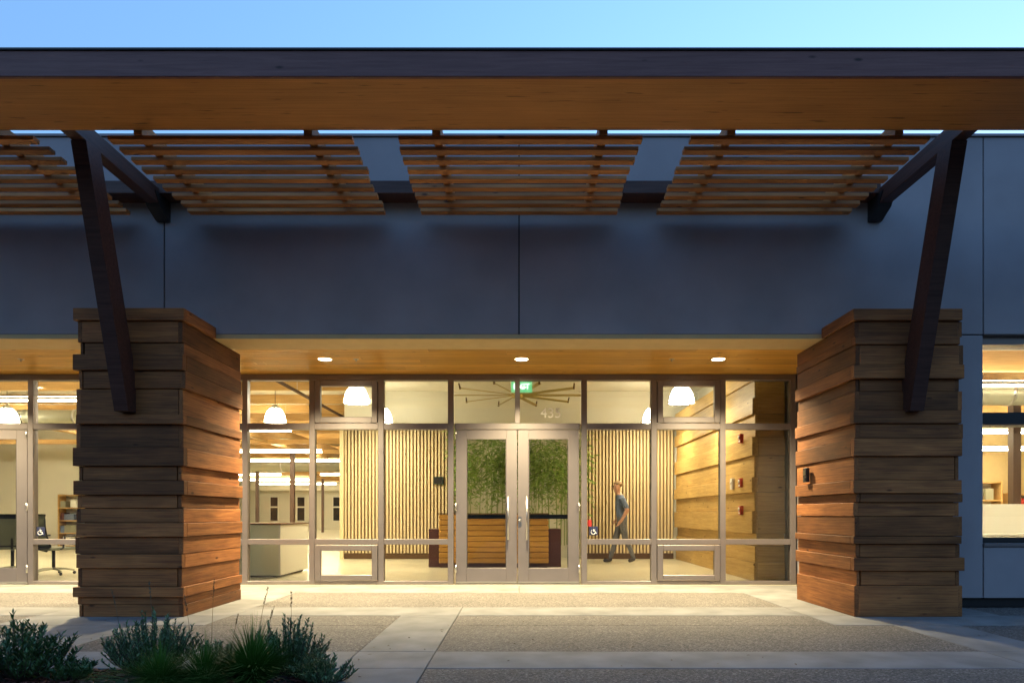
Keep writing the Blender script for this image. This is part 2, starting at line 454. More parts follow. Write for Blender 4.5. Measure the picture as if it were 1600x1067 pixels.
tag(box('wall_core', 4.3, 4.45, 8.3, 30, 0, 4.02, 'cream'), kind='structure')
tag(box('wall_office_right', 4.45, 14, 17.5, 17.65, 0, 4.02, 'tan'), kind='structure')

# ------------------------------------------------------------------ the building outside
bld = thing('office_building', (0, WY, 0), 'grey blue plaster office building with a recessed lit entrance', 'building')
J = .007
def panel(x0, x1, z0, z1, y1=8.2):
    box('wall_panel', x0 + J, x1 - J, WY, y1, z0 + J, z1 - J, 'stucco', bld, bev=.004)
for x0, x1 in ((-15, -8.16), (-8.16, -4.08), (-4.08, 0), (0, 5.34), (5.34, 9.4), (9.4, 14.2)):
    panel(x0, x1, 3.13, 5.405)
panel(4.32, 5.34, .10, 3.13)
panel(5.34, 9.4, .10, .70)
panel(9.4, 14.2, .10, 3.13)
box('joint_backing', -15, 14.2, WY + .02, 8.19, 3.16, 5.38, 'gasket', bld)
box('joint_backing', 4.34, 5.30, WY + .02, 8.19, .12, 3.13, 'gasket', bld)
box('parapet_cap', -15, 14.2, WY - .02, 8.25, 5.405, 5.432, 'stucco', bld)
box('roof', -24, 14.2, 8.2, 48.4, 4.9, 5.1, 'stucco', bld)
box('base_recess', 4.40, 14.2, WY + .06, 8.2, 0, .105, 'black', bld)
box('return_wall', 4.24, 4.32, 8.2, 10.6, 0, 3.9, 'stucco', bld)
box('side_wall', -24.4, -24.2, 8.2, 48.4, 0, 5, 'stucco', bld)
box('side_wall', 14.2, 14.4, 8.2, 48.4, 0, 5, 'stucco', bld)
box('back_wall', -24.4, 14.4, 48.4, 48.6, 0, 5, 'stucco', bld)
box('side_wall', -24.2, -12.6, 10.3, 10.5, 0, 3.9, 'stucco', bld)
box('soffit_trim', -15, 4.32, WY + .006, 8.36, 3.085, 3.135, 'trim', bld)
sof = box('soffit', -15, 4.24, 8.36, SY + .15, 3.225, 3.27, 'gasket', bld)
nb = 14
for i in range(nb):
    y0 = 8.362 + (SY + .12 - 8.362) * i / nb; y1 = 8.362 + (SY + .12 - 8.362) * (i + 1) / nb
    cuts = [-15] + sorted(random.uniform(-13, 3) for _ in range(4)) + [4.23]
    for a, b_ in zip(cuts, cuts[1:]):
        if b_ - a > .3:
            box('soffit_board', a + .001, b_ - .001, y0 + .0015, y1 - .0015, 3.20, 3.222, 'soffit', sof, bev=.002)
        else:
            box('soffit_board', a + .001, b_ - .001, y0 + .0015, y1 - .0015, 3.20, 3.222, 'soffit', sof, bev=.002)
box('soffit_closer', -15, 4.32, SY + .16, SY + .22, 3.17, 4.05, 'cream', bld)
# window right of the entrance
win = part_empty('window', bld, (7.37, WY + .1, .7))
x0, x1 = 5.34, 9.4
box('header', x0, x1, WY + .09, 8.2, 3.04, 3.13, 'bronze', win)
box('frame', x0, x0 + .04, WY + .10, 8.18, .76, 3.04, 'black', win)
box('frame', x1 - .04, x1, WY + .10, 8.18, .76, 3.04, 'black', win)
box('frame', x0 + .04, x1 - .04, WY + .08, 8.18, 2.11, 2.25, 'black', win)
box('frame', x0 + .04, x1 - .04, WY + .08, 8.18, .74, .80, 'black', win)
box('sill', x0 - .004, x1, WY - .02, 8.19, .697, .737, 'bronze', win, bev=.004)
box('frame', 7.35, 7.42, WY + .10, 8.18, .80, 3.04, 'black', win)
for a, b_ in ((x0 + .04, 7.35), (7.42, x1 - .04)):
    box('pane', a, b_, WY + .16, WY + .168, .80, 2.11, 'glass', win)
    box('pane', a, b_, WY + .16, WY + .168, 2.25, 3.04, 'glass', win)

# ------------------------------------------------------------------ storefront
sf = thing('storefront', (0, SY, 0), 'wide taupe metal and glass storefront under the timber soffit', 'storefront')
def SX(px): return (px - 811) / 102.8
def SZ(py): return 1.07 + (803 - py) / 102.8
FY0, FY1 = SY, SY + .115
Z_SILL, Z_HEAD = .055, SZ(594)
Z_R0, Z_R1 = SZ(850.5), SZ(842)
Z_T0, Z_T1 = SZ(670.5), SZ(661)
def member(n, x0, x1, z0, z1, p=None, y0=FY0, y1=FY1): return box(n, x0, x1, y0, y1, z0, z1, 'bronze', p or sf, bev=.004)
mull = [382, 487, 595, 913, 1022, 1130]
LB = [-174.0, -66.0, 47, 155, 263]                # left bay
hw = .042
XL, XR = SX(-400), 4.215
member('head_rail', XL, XR, Z_HEAD, 3.196)
def pane(x0, x1, z0, z1, p=None): box('pane', x0 - .004, x1 + .004, SY + .05, SY + .058, z0 - .004, z1 + .004, 'glass', p or sf)
def mullion(x): member('mullion', x - hw, x + hw, 0.0, Z_HEAD)
def sash(x0, x1, z0, z1):
    s = part_empty('vent_window', sf, ((x0 + x1) / 2, SY, z0))
    w_ = .085; g = .008; y0, y1 = SY - .022, SY + .06
    a, b_, c_, d_ = x0 + g, x1 - g, z0 + g, z1 - g
    box('frame', a, a + w_, y0, y1, c_, d_, 'bronze', s, bev=.006); box('frame', b_ - w_, b_, y0, y1, c_, d_, 'bronze', s, bev=.006)
    box('frame', a + w_, b_ - w_, y0 + .002, y1, c_, c_ + w_, 'bronze', s, bev=.006); box('frame', a + w_, b_ - w_, y0 + .002, y1, d_ - w_, d_, 'bronze', s, bev=.006)
    for q in ((x0, a, z0, z1), (b_, x1, z0, z1)): box('gasket', q[0], q[1], SY + .02, SY + .05, q[2], q[3], 'gasket', s)
    box('pane', a + w_ - .004, b_ - w_ + .004, SY + .02, SY + .028, c_ + w_ - .004, d_ - w_ + .004, 'glass', s)
def window_bay(x0, x1, vent):
    """x0, x1: clear opening between mullions"""
    member('sill_rail', x0, x1, 0.0, Z_SILL)
    member('rail', x0, x1, Z_R0, Z_R1, y0=FY0 + .003); member('rail', x0, x1, Z_T0, Z_T1, y0=FY0 + .003)
    if vent:
        sash(x0, x1, Z_SILL, Z_R0); sash(x0, x1, Z_T1, Z_HEAD)
    else:
        pane(x0, x1, Z_SILL, Z_R0); pane(x0, x1, Z_T1, Z_HEAD)
    pane(x0, x1, Z_R1, Z_T0)
def doors(xc):
    hwid = SX(913) - 0 - hw            # half the opening between mullions
    a, b_ = xc - hwid, xc + hwid
    member('rail', a, b_, Z_T0, Z_T1, y0=FY0 + .003)
    member('mullion', xc - .038, xc + .038, Z_T1, Z_HEAD)
    pane(a, xc - .038, Z_T1, Z_HEAD); pane(xc + .038, b_, Z_T1, Z_HEAD)
    box('threshold', a, b_, SY - .03, SY + .12, -.002, .014, 'steel', sf)
    for s in (-1, 1):
        d0, d1 = (a + .012, xc - .006) if s < 0 else (xc + .006, b_ - .012)
        d = part_empty('door', sf, ((d0 + d1) / 2, SY, .02))
        zt = Z_T0 - .008; gz0, gz1 = SZ(887), SZ(686); st = .165
        y0, y1 = SY + .012, SY + .06
        box('stile', d0, d0 + st, y0, y1, .02, zt, 'bronze', d, bev=.004); box('stile', d1 - st, d1, y0, y1, .02, zt, 'bronze', d, bev=.004)
        box('top_rail', d0 + st, d1 - st, y0 + .001, y1, gz1, zt, 'bronze', d, bev=.003); box('bottom_rail', d0 + st, d1 - st, y0 + .001, y1, .02, gz0, 'bronze', d, bev=.003)
        box('kick_sweep', d0, d1, y0 - .004, y0 - .0005, .022, .045, 'steel', d)
        box('pane', d0 + st - .004, d1 - st + .004, SY + .032, SY + .04, gz0 - .004, gz1 + .004, 'glass', d)
        for q in ((d0 + st, d0 + st + .012), (d1 - st - .012, d1 - st)): box('glazing_bead', q[0], q[1], y0 + .006, y0 + .02, gz0, gz1, 'gasket', d)
        box('panic_bar', d0 + st - .03, d1 - st + .03, SY + .075, SY + .125, 1.0, 1.065, 'black', d, bev=.006)
        hx = d1 - .135 if s < 0 else d0 + .135
        h = tube('pull_handle', [(hx, y0 - .055, .68), (hx, y0 - .055, 1.34)], .014, 'steel', d, seg=10)
        for hz in (.74, 1.28): tube('handle_post', [(hx, y0 - .05, hz), (hx, y0 + .002, hz)], .009, 'steel', h, seg=8)
        ex = d0 if s < 0 else d1
        for hz in (.24, 1.18, 2.28): tube('hinge', [(ex, y0 - .012, hz - .06), (ex, y0 - .012, hz + .06)], .013, 'steel', d, seg=8)
        if s > 0:
            lk = lathe('lock_cylinder', [(0, .0), (.02, .0), (.02, .02), (0, .02)], (d0 + .03, y0 - .02, .97), 'steel', d, seg=12)
            lk.rotation_euler = (R(-90), 0, 0)
            box('lock_plate', d0 + .008, d0 + .055, y0 - .004, y0 - .0005, .88, 1.03, 'steel', d)
for px in mull + [704] + LB + [-291.0]: mullion(SX(px))
member('mullion', 4.13, XR, 0.0, Z_HEAD)
bays = [(382, 487, 0), (487, 595, 1), (595, 704, 0), (913, 1022, 0), (1022, 1130, 1)]
for a, b_, v in bays: window_bay(SX(a) + hw, SX(b_) - hw, v)
window_bay(SX(1130) + hw, 4.13, 0)
doors((SX(704) + SX(913)) / 2 - .0)
window_bay(SX(47) + hw, SX(155) - hw, 0); window_bay(SX(155) + hw, SX(263) - hw, 1); window_bay(SX(263) + hw, SX(382) - hw, 0)
doors(SX(47) - (SX(913) - 0))
window_bay(SX(-291) + hw, SX(-174) - hw, 0)
box('side_jamb', XL - .05, XL + .1, SY, SY + .12, 0, 3.19, 'bronze', sf)
window_bay(XL + .1, SX(-291) - hw, 0)
num = tag(text_mesh('street_number', '435', .215, (SX(861), SY + .044, SZ(645)), 'frost', None, extrude=.001),
          'frosted street number 435 on the transom glass above the doors', 'number')

def access_sign(at, label):
    s = thing('access_sign', at, label, 'sign', 'wheelchair access decals on the storefront glass')
    x, y, z = at
    box('plate', x - .065, x + .065, y, y + .004, z - .068, z + .068, 'sign_blue', s)
    bm = bmesh.new(); yy = y - .003
    P = lambda u, v: (x + u, yy, z + v)
    bm_tube(bm, [P(-.005, .045), P(-.005, .046)], .012, 8)
    bm_tube(bm, [P(-.006, .028), P(-.004, -.008), P(.022, -.008), P(.034, -.04), P(.044, -.037)], .0055, 6)
    bm_tube(bm, [P(-.004, .012), P(.02, .012)], .005, 6)
    bm_tube(bm, [P(-.006 + .034 * math.cos(t), -.018 + .034 * math.sin(t)) for t in [R(130 + 17 * k) for k in range(13)]], .0048, 6)
    from_bm('wheelchair_symbol', bm, 'sign_white', s, at)
    return s
access_sign((SX(928), SY + .044, SZ(829)), 'dark square wheelchair access decal beside the right entrance door')
access_sign((SX(60), SY + .044, SZ(830)), 'dark square wheelchair access decal left of the left pillar')
st = thing('red_sticker', (SX(922), SY + .044, SZ(817)), 'small red sticker just above a wheelchair decal by the doors', 'sticker')
box('film', SX(922) - .035, SX(922) + .025, SY + .045, SY + .048, SZ(822), SZ(812), 'red', st)

# ------------------------------------------------------------------ timber pillars
FZ = 150.07   # pixels to a metre on the pillar's front face
rowsL = [482, 498, 535, 554, 579, 607, 648, 663, 699.5, 728.5, 751, 773.5, 794, 817, 839, 866, 888, 917, 933, 945, 963.5]
prL = [1, .1, -.4, 1, .05, -.5, 1, -.4, 1, .05, 1, .1, -.3, .9, .1, .75, .0, .95, .05, .1]
psL = [1, 0.1, .3, .6, 1, -.1, .8, .1, .9, -.3, 1, -.2, .2, .9, .3, .2, -.2, .8, .2, .4]
rowsR = [483, 498, 526, 539, 570, 592, 611, 641, 662, 685, 713, 750, 771, 785, 807, 838, 850, 871, 892, 915, 963.5]
prR = [1, -.1, .9, .3, .95, -.5, .1, .95, .2, .85, .0, .9, .3, -.3, .1, .9, .0, .85, .05, .1]
psR = [1, .2, .5, .1, .9, -.3, .2, 1, .1, .8, .3, .95, -.1, .4, .2, .95, -.1, .8, -.4, .3]
def pillar(cx, rows, pf, ps, label):
    t = thing('timber_pillar', (cx, 7.9, 0), label, 'pillar', 'plank clad pillars flanking the entrance')
    hx, y0, y1 = .50, 7.17, 8.60
    box('core', cx - hx, cx + hx, y0, y1, 0, 3.06, 'gasket', t)
    k = .034; th = .045
    inner = 1 if cx < 0 else -1
    zs = [1.07 + (803.5 - p) / FZ for p in rows]; zs[-1] = 0.0; zs[1] = min(zs[1], 3.082)
    for i in range(len(zs) - 1):
        z1, z0 = zs[i], zs[i + 1]
        ytop = y1
        if z1 > 3.085: ytop = WY - .004      # the cap rows stop at the wall
        z1 -= .002; z0 += .002
        a = y0 - th - k * pf[i] ; s_in = hx + th + k * ps[i]
        s_out = hx + th + k * pf[(i + 3) % len(pf)] * .9
        if i in (3, 8, 17): s_out = hx + th + k
        # corner lapping alternates: front board covers the side boards' ends or the other way about
        front_over = pf[i] > .5
        fi = s_in - (0 if front_over else th + .001); fo = s_out - (0 if front_over else th + .001)
        xa, xb = (cx - fo, cx + fi) if inner > 0 else (cx - fi, cx + fo)
        box('plank', xa, xb, a, y0, z0, z1, 'cedar', t, bev=.004)
        ys = y0 + .001 if front_over else a + .004
        for side, ext in ((inner, s_in), (-inner, s_out)):
            xx = sorted((cx + side * hx, cx + side * ext))
            yend = min(ytop, y1 + k * ps[(i + 5) % len(ps)] * .6 + th) if ytop == y1 else ytop
            box('plank', xx[0], xx[1], ys, yend, z0, z1, 'cedar', t, bev=.004, grain='Y')
        if ytop == y1:
            box('plank', cx - hx, cx + hx, y1, y1 + th, z0, z1, 'cedar', t, bev=.004)
    box('top_cap', cx - hx - th, cx + hx + th, y0 - th, WY - .006, zs[0] - .012, zs[0] - .004, 'cedar', t)
    return t
pillar(-4.06, rowsL, prL, psL, 'plank clad timber pillar left of the entrance, behind the shrubs')
pillar(4.055, rowsR, prR, psR, 'plank clad timber pillar right of the entrance with a card reader')
cr = thing('card_reader', (3.475, 7.62, 1.5), 'small black card reader on the lit side of the right pillar', 'reader')
cx_, cy_, cz_ = 3.445, 8.21, 1.07 + 61 / 1067 * 8.21
cr.location = (cx_, cy_, cz_)
box('housing', cx_ - .012, cx_ + .03, cy_ - .05, cy_ + .05, cz_ - .085, cz_ + .085, 'black', cr, bev=.006)
box('faceplate', cx_ - .016, cx_ - .0125, cy_ - .03, cy_ + .03, cz_ + .0, cz_ + .06, 'steel', cr)
box('button', cx_ - .018, cx_ - .0125, cy_ - .02, cy_ + .02, cz_ - .06, cz_ - .03, 'gasket', cr)

# ------------------------------------------------------------------ canopy
can = thing('entrance_canopy', (0, 6.1, 4.52), 'long timber canopy with a laminated eave beam on dark slanting brackets', 'canopy')
box('eave_beam', -15, 14, 5.40, 6.135, 4.512, 4.69, 'eave', can, bev=.006)
box('fascia_board', -15, 14, 5.362, 5.3985, 4.503, 4.708, 'fascia', can, bev=.005)
box('flashing', -15, 14, 5.350, 6.15, 4.709, 4.724, 'black', can)
box('ledger_beam', -8.0, 4.03, 7.60, WY - .004, 4.64, 4.78, 'steel_brown', can, bev=.004)
for sx in (-1, 1):
    cx = sx * 4.08
    box('arm', cx - .065, cx + .065, 6.137, 7.6, 4.53, 4.70, 'steel_brown', can, bev=.005, grain='Y')
    prism_yz('strut', [(6.32, 4.528), (6.54, 4.528), (7.25, 2.13), (7.00, 2.13)], cx - .072, cx + .072, 'steel_brown', can)
    prism_yz('hanger', [(7.52, 4.64), (WY - .004, 4.64), (WY - .004, 4.42), (WY - .04, 4.42), (7.62, 4.50)], cx - .075, cx + .075, 'black', can)
def screen(x0, x1, j0, j1, label):
    t = thing('slatted_sunshade', ((x0 + x1) / 2, 6.9, 4.44), label, 'sunshade', 'slatted timber sunshades under the canopy')
    for i in range(9):
        y = 6.147 + .183 * i
        e0, e1 = random.uniform(-.018, .018), random.uniform(-.018, .018)
        box('slat', x0 + e0, x1 + e1, y, y + .089, 4.44, 4.478, 'slat_wood', t, bev=.003)
    for jx in (j0, j1):
        box('joist', jx - .038, jx + .038, 6.138, 7.598, 4.479, 4.62, 'slat_wood', t, bev=.003, grain='Y')
    return t
screen(-6.57, -4.37, -6.2, -4.75, 'slatted timber sunshade left of the left bracket, cut by the frame')
screen(-3.70, -1.50, -3.43, -1.90, 'slatted timber sunshade just right of the left bracket')
screen(-1.10, 1.10, -.745, .76, 'middle slatted timber sunshade above the entrance doors')
screen(1.545, 3.72, 1.91, 3.42, 'slatted timber sunshade just left of the right bracket')

# ------------------------------------------------------------------ downlights in the soffit
def downlight(x, label, y=9.39, e=27):
    t = thing('downlight', (x, y, 3.2), label, 'downlight', 'round downlights in the timber soffit')
    lathe('trim_ring', [(.085, .0), (.105, -.006), (.105, .0), (.085, .0)], (x, y, 3.199), 'sign_white', t)
    lathe('lens', [(0, 0), (.085, 0)], (x, y, 3.195), 'down', t)
    ld = bpy.data.lights.new('downlight_beam', 'SPOT'); ld.energy = e * LAMP; ld.color = (1, .83, .48)
    ld.spot_size = R(132); ld.spot_blend = .9; ld.shadow_soft_size = .06
    lo = bpy.data.objects.new('downlight_beam', ld); link(lo, t, (x, y, 3.18))
    return t
downlight(-2.67, 'round lit downlight in the soffit, left of the doors')
downlight(.035, 'round lit downlight in the soffit, above the doors')
downlight(2.74, 'round lit downlight in the soffit, right of the doors')
downlight(-5.40, 'round lit downlight in the soffit behind the left pillar')
downlight(-8.10, 'round lit downlight in the soffit over the left doors')
for x, lb in ((-2.24, 'small sprinkler head in the soffit beside the left downlight'), (2.10, 'small sprinkler head in the soffit beside the right downlight'), (-6.85, 'small sprinkler head in the soffit left of the left pillar')):
    t = thing('sprinkler', (x, 9.39, 3.2), lb, 'sprinkler')
    lathe('escutcheon', [(.0, -.004), (.035, -.004), (.042, 0)], (x, 9.39, 3.199), 'steel', t, seg=12)
    lathe('head', [(.0, -.03), (.014, -.03), (.008, -.02), (.008, -.004)], (x, 9.39, 3.199), 'steel', t, seg=10)

# ------------------------------------------------------------------ lobby
def slat_screen(x0, x1, label):
    t = thing('slat_screen', ((x0 + x1) / 2, 16.35, 0), label, 'screen', 'vertical slat screens at the back of the lobby')
    box('backing', x0, x1, 16.37, 16.418, .0, 3.2, 'gap', t)
    n = int((x1 - x0) / .0805)
    for i in range(n):
        x = x0 + (i + .5) * (x1 - x0) / n
        box('slat', x - .021, x + .021, 16.325, 16.368, .14, 3.25, 'slat', t, grain='Z')
    box('base_board', x0, x1, 16.345, 16.369, 0, .13, 'backing', t)
    return t
slat_screen(-4.19, -1.62, 'pale vertical slat screen left of the reception desk')
slat_screen(1.58, 3.70, 'pale vertical slat screen behind the walking man')
box_ = thing('screen_end_post', (-4.24, 16.3, 0), 'pale timber post ending the left slat screen', 'post')
box('post', -4.28, -4.19, 16.28, 16.42, 0, 3.25, 'slat', box_, grain='Z')
sg = thing('room_sign', (-1.9, 16.28, 1.86), 'small dark sign plate on the slat screen left of the doors', 'sign')
xx = (685 - 811) / 1067 * 16.28
box('plate', xx - .12, xx + .12, 16.27, 16.297, 1.78, 1.96, 'darkgreen', sg, bev=.004)
box('inset', xx - .10, xx + .10, 16.266, 16.2695, 1.80, 1.94, 'black', sg)

# interior plank wall on the right
pw = thing('plank_wall', (3.97, 13.6, 0), 'lit cedar plank wall inside the lobby, right of the walking man', 'wall')
box('core', 3.80, 4.23, 10.92, 16.3, 0, 3.40, 'gasket', pw)
z = 0.0; i = 0
hs = [.30, .26, .20, .36, .30, .24, .34, .30, .36, .26, .28, .25]
po = [.3, .0, -.5, .9, .1, 1, .2, .9, -.1, .8, .1, .6]
while z < 3.44 and i < len(hs):
    z1 = min(3.45, z + hs[i]); p = .055 * po[i]
    box('plank', 3.755 - p, 3.80, 10.87 - p * .4, 16.29, z + .002, z1 - .002, 'inner_plank', pw, bev=.004, grain='Y')
    box('plank', 3.80, 4.23, 10.87 - p * .6, 10.92, z + .002, z1 - .002, 'inner_plank', pw, bev=.004)
    z = z1; i += 1
def alarm(y, z, label, mat='red', h=.15):
    t = thing('wall_alarm', (3.70, y, z), label, 'alarm')
    box('housing', 3.66, 3.715, y - .06, y + .06, z - h / 2, z + h / 2, mat, t, bev=.006)
    lathe('lens', [(0, -.012), (.03, -.008), (.035, 0)], (3.655, y, z + .02), 'sign_white', t, seg=10).rotation_euler = (0, R(90), 0)
    box('label_strip', 3.6585, 3.6598, y - .04, y + .04, z - h * .4, z - h * .2, 'sign_white', t)
yA = 3.68 * 1067 / (1157 - 811)
def zA(py, y): return 1.07 + (803 - py) / 1067 * y
alarm(yA, zA(685, yA), 'topmost red alarm device on the lobby plank wall')
alarm(yA, zA(754, yA), 'middle red alarm device beside a white unit on the plank wall')
alarm(yA, zA(797, yA), 'lowest red alarm device on the lobby plank wall')
yB = 3.68 * 1067 / (1144 - 811)
alarm(yB, zA(756, yB), 'white wall unit beside the middle red alarm', 'sign_white', .19)

# reception desk
dk = thing('reception_desk', (-.5, 14, 0), 'oak fronted reception desk with dark brown ends behind the doors', 'desk')
box('body', -1.83, .85, 13.80, 14.5, 0, .77, 'brown', dk, bev=.006)
box('counter_top', -1.62, .60, 13.62, 14.2, 1.065, 1.09, 'backing', dk, bev=.004)
n = 9
for i in range(n):
    z0 = .09 + i * .975 / n
    box('front_board', -1.60, .59, 13.62, 13.70 - .004 * (i % 2), z0 + .004, z0 + .975 / n - .004, 'desk_wood', dk, bev=.012)
box('front_core', -1.58, .57, 13.71, 13.795, .0, 1.06, 'brown', dk)

# bamboo behind the desk
def bamboo_clump(cx, cy, label, seed, nculm=9):
    rnd = random.Random(seed)
    t = thing('bamboo', (cx, cy, 0), label, 'bamboo', 'bamboo clumps behind the reception desk')
    lb = bmesh.new()
    for k in range(nculm):
        x = cx + rnd.uniform(-.34, .34); y = cy + rnd.uniform(-.34, .30); h = rnd.uniform(2.5, 3.15)
        lx, ly = rnd.uniform(-.16, .16), rnd.uniform(-.12, .12)
        pts = [Vector((x + lx * s * s, y + ly * s * s, .35 + (h - .35) * s)) for s in [q / 8 for q in range(9)]]
        tube('culm', pts, [.013 - .009 * q / 8 for q in range(9)], 'culm', t, seg=6)
        for _ in range(200):
            s = max(.2, min(1.0, rnd.gauss(.75, .17))); q = s * 8; i0 = min(7, int(q)); p = pts[i0].lerp(pts[i0 + 1], q - i0)
            a = rnd.uniform(0, 6.28); rr = rnd.uniform(.02, .36) * (1.15 - .5 * s)
            p = p + Vector((math.cos(a) * rr, math.sin(a) * rr * .8, rnd.uniform(-.12, .1)))
            if p.z > 3.02: p.z = 3.02 - rnd.random() * .5
            d = Vector((math.cos(a) + rnd.uniform(-.6, .6), math.sin(a) + rnd.uniform(-.6, .6), rnd.uniform(-1.3, .25))).normalized()
            L_ = rnd.uniform(.11, .21); W_ = rnd.uniform(.009, .017)
            sd_ = d.cross(Vector((rnd.uniform(-1, 1), rnd.uniform(-1, 1), rnd.uniform(-1, 1)))).normalized() * W_
            v = [lb.verts.new(c) for c in (p, p + d * L_ * .4 + sd_, p + d * L_, p + d * L_ * .4 - sd_)]
            lb.faces.new(v)
    from_bm('foliage', lb, 'bamboo_leaf', t, (cx, cy, 0))
    for q in range(3):
        pass
bamboo_clump(-1.05, 15.75, 'leafy bamboo clump seen through the left half of the left door', 1)
bamboo_clump(-.35, 15.9, 'leafy bamboo clump seen through the right half of the left door', 2)
bamboo_clump(.40, 15.75, 'leafy bamboo clump seen through the left half of the right door', 3, 11)
bamboo_clump(1.05, 15.85, 'leafy bamboo clump seen through the right edge of the right door', 4, 8)
pl = thing('planter', (0, 15.8, 0), 'low dark trough planter holding the bamboo behind the desk', 'planter')
box('trough', -1.5, .55, 15.5, 16.15, .0, .42, 'brown', pl, bev=.006)
box('soil', -1.46, .51, 15.54, 16.11, .42, .435, 'soil', pl)

# pendant lamps
def pendant(x, y, label):
    t = thing('pendant_lamp', (x, y, 3.13), label, 'lamp', 'white bell pendant lamps')
    z = 3.13
    lathe('shade', [(.235, 0), (.23, .03), (.205, .14), (.165, .23), (.11, .29), (.065, .315)], (x, y, z), 'lamp_shade', t)
    lathe('rim', [(.235, -.012), (.243, -.012), (.243, .008), (.235, .008)], (x, y, z), 'sign_white', t)
    lathe('diffuser', [(0, 0.012), (.225, .012)], (x, y, z), 'lamp_bulb', t)
    lathe('cap', [(.11, .288), (.09, .33), (.05, .36), (.02, .38), (0, .38)], (x, y, z), 'duct', t)
    for k in range(3):
        a = R(40 + 120 * k)
        tube('strap', [(x + math.cos(a) * r, y + math.sin(a) * r, z + h) for r, h in ((.24, .0), (.236, .03), (.211, .14), (.171, .232), (.115, .293))], .014, 'gasket', t, seg=5)
    tube('cord', [(x, y, z + .37), (x, y, 4.02)], .006, 'black', t, seg=6)
    return t
pendant(-3.0, 12.6, 'bell pendant lamp seen through the left upper vent window')
pendant(3.0, 12.6, 'bell pendant lamp seen through the right upper vent window')
pendant(-3.05, 15.2, 'bell pendant lamp half hidden by the mullion left of the doors')
pendant(2.98, 15.2, 'bell pendant lamp half hidden by the mullion right of the doors')
pendant(-5.43, 15.2, 'bell pendant lamp on a cord just right of the left pillar')
pendant(-11.4, 15.2, 'bell pendant lamp at the left edge of the photo')
pendant(-5.43, 12.6, 'unseen bell pendant lamp added behind the right half of the left pillar')  # out of sight, added to throw more light on the counter
pendant(-8.4, 15.2, 'unseen bell pendant lamp added behind the left pillar')  # another unseen lamp, added only for extra light in the room

# ceiling fan
fx, fy, fz = -.04, 14.0, 3.50
fan = thing('ceiling_fan', (fx, fy, fz), 'large ten bladed ceiling fan above the reception lobby', 'fan')
lathe('hub', [(0, -.06), (.09, -.05), (.13, 0), (.11, .06), (.05, .10), (.03, .12)], (fx, fy, fz), 'fan_blade', fan)
tube('rod', [(fx, fy, fz + .1), (fx, fy, 4.02)], .025, 'duct', fan)
for k in range(10):
    a = R(36 * k); ca, sa = math.cos(a), math.sin(a)
    bm = bmesh.new()
    def q(r, s, h): return (fx + ca * r - sa * s, fy + sa * r + ca * s, fz + h)
    vs = [bm.verts.new(q(*p)) for p in ((.1, -.035, .012), (1.36, -.03, .010), (1.36, .03, -.012), (.1, .045, -.012))]
    vt = [bm.verts.new(q(p[0], p[1], p[2] + .012)) for p in ((.1, -.035, .012), (1.36, -.03, .010), (1.36, .03, -.012), (.1, .045, -.012))]
    bm.faces.new(vs[::-1]); bm.faces.new(vt)
    for i in range(4): bm.faces.new((vs[i], vs[(i + 1) % 4], vt[(i + 1) % 4], vt[i]))
    bl = from_bm('blade', bm, 'fan_blade', fan, (fx, fy, fz))
    bm = bmesh.new(); bm_tube(bm, [q(1.355, .0, -.015), q(1.38, -.015, .10)], [.022, .014], 6)
    from_bm('winglet', bm, 'backing', bl, (fx, fy, fz))

# exit sign
ex = thing('exit_sign', (.09, 10.9, 3.1), 'lit green exit sign behind the transom above the doors', 'sign')
box('panel', -.13, .21, 10.90, 10.915, 3.01, 3.185, 'exit', ex)
text_mesh('exit_letters', 'EXIT', .13, (.04, 10.894, 3.10), 'exit_txt', ex, extrude=.002)
box('canopy', -.13, .21, 10.885, 10.93, 3.188, 3.22, 'steel', ex, bev=.004)
tube('hanger', [(.04, 10.907, 3.22), (.04, 10.907, 4.02)], .008, 'steel', ex)
# ------------------------------------------------------------------ open office to the left and right
def linear(x0, x1, y, label, z=3.25):
    t = thing('linear_light', ((x0 + x1) / 2, y, z), label, 'light', 'linear pendant lights in the offices')
    box('housing', x0, x1, y - .05, y + .05, z + .028, z + .075, 'sign_white', t)
    box('diffuser', x0 + .02, x1 - .02, y - .045, y + .045, z, z + .027, 'tube', t)
    box('fill_strip', x0 + .02, x1 - .02, y - .04, y + .04, z + .0755, z + .085, 'tube_fill', t)  # upward glowing strip, added to brighten the office ceiling
    for q in (x0 + .15, x1 - .15): tube('wire', [(q, y, z + .07), (q, y, 4.02)], .003, 'steel', t, seg=4)
words = ['nearest', 'second', 'third', 'fourth', 'fifth', 'sixth', 'seventh']
for i, y in enumerate((18.0, 20.8, 24.4, 28.5, 33, 38, 43)):
    linear(-9.6, -6.0, y, 'linear office light left of the lobby, %s row from the glass' % words[i], z=3.25 if i == 0 else 2.95)
    if y > 23: linear(-16.5, -11.5, y, 'linear office light at the far left, %s row from the glass' % words[i], z=3.25 if i == 0 else 2.95)
linear(-11.8, -8.2, 18.0, 'linear office light behind the left pillar, in line with the nearest row', z=3.3)
linear(-16.5, -12.8, 18.0, 'linear office light seen through the left doors')
linear(-11.5, -8.2, 13.2, 'linear office light just inside the left doors')
def joists(x0, x1, ys, label, z0=3.80, z1=4.015):
    t = thing('roof_joists', ((x0 + x1) / 2, ys[0], 3.65), label, 'roof frame')
    for y in ys: box('joist', x0, x1, y - .045, y + .045, z0, z1, 'beam', t)
joists(-20, -4.22, [16.9 + 1.55 * i for i in range(18)], 'glulam joists under the deck of the office behind the lobby')
joists(-15, -3.46, [12.0 + 1.55 * i for i in range(3)], 'glulam joists under the deck near the left glazing')
joists(4.46, 13.9, [9.2 + 1.5 * i for i in range(6)], 'glulam joists in the office behind the right window', 3.30, 3.62)
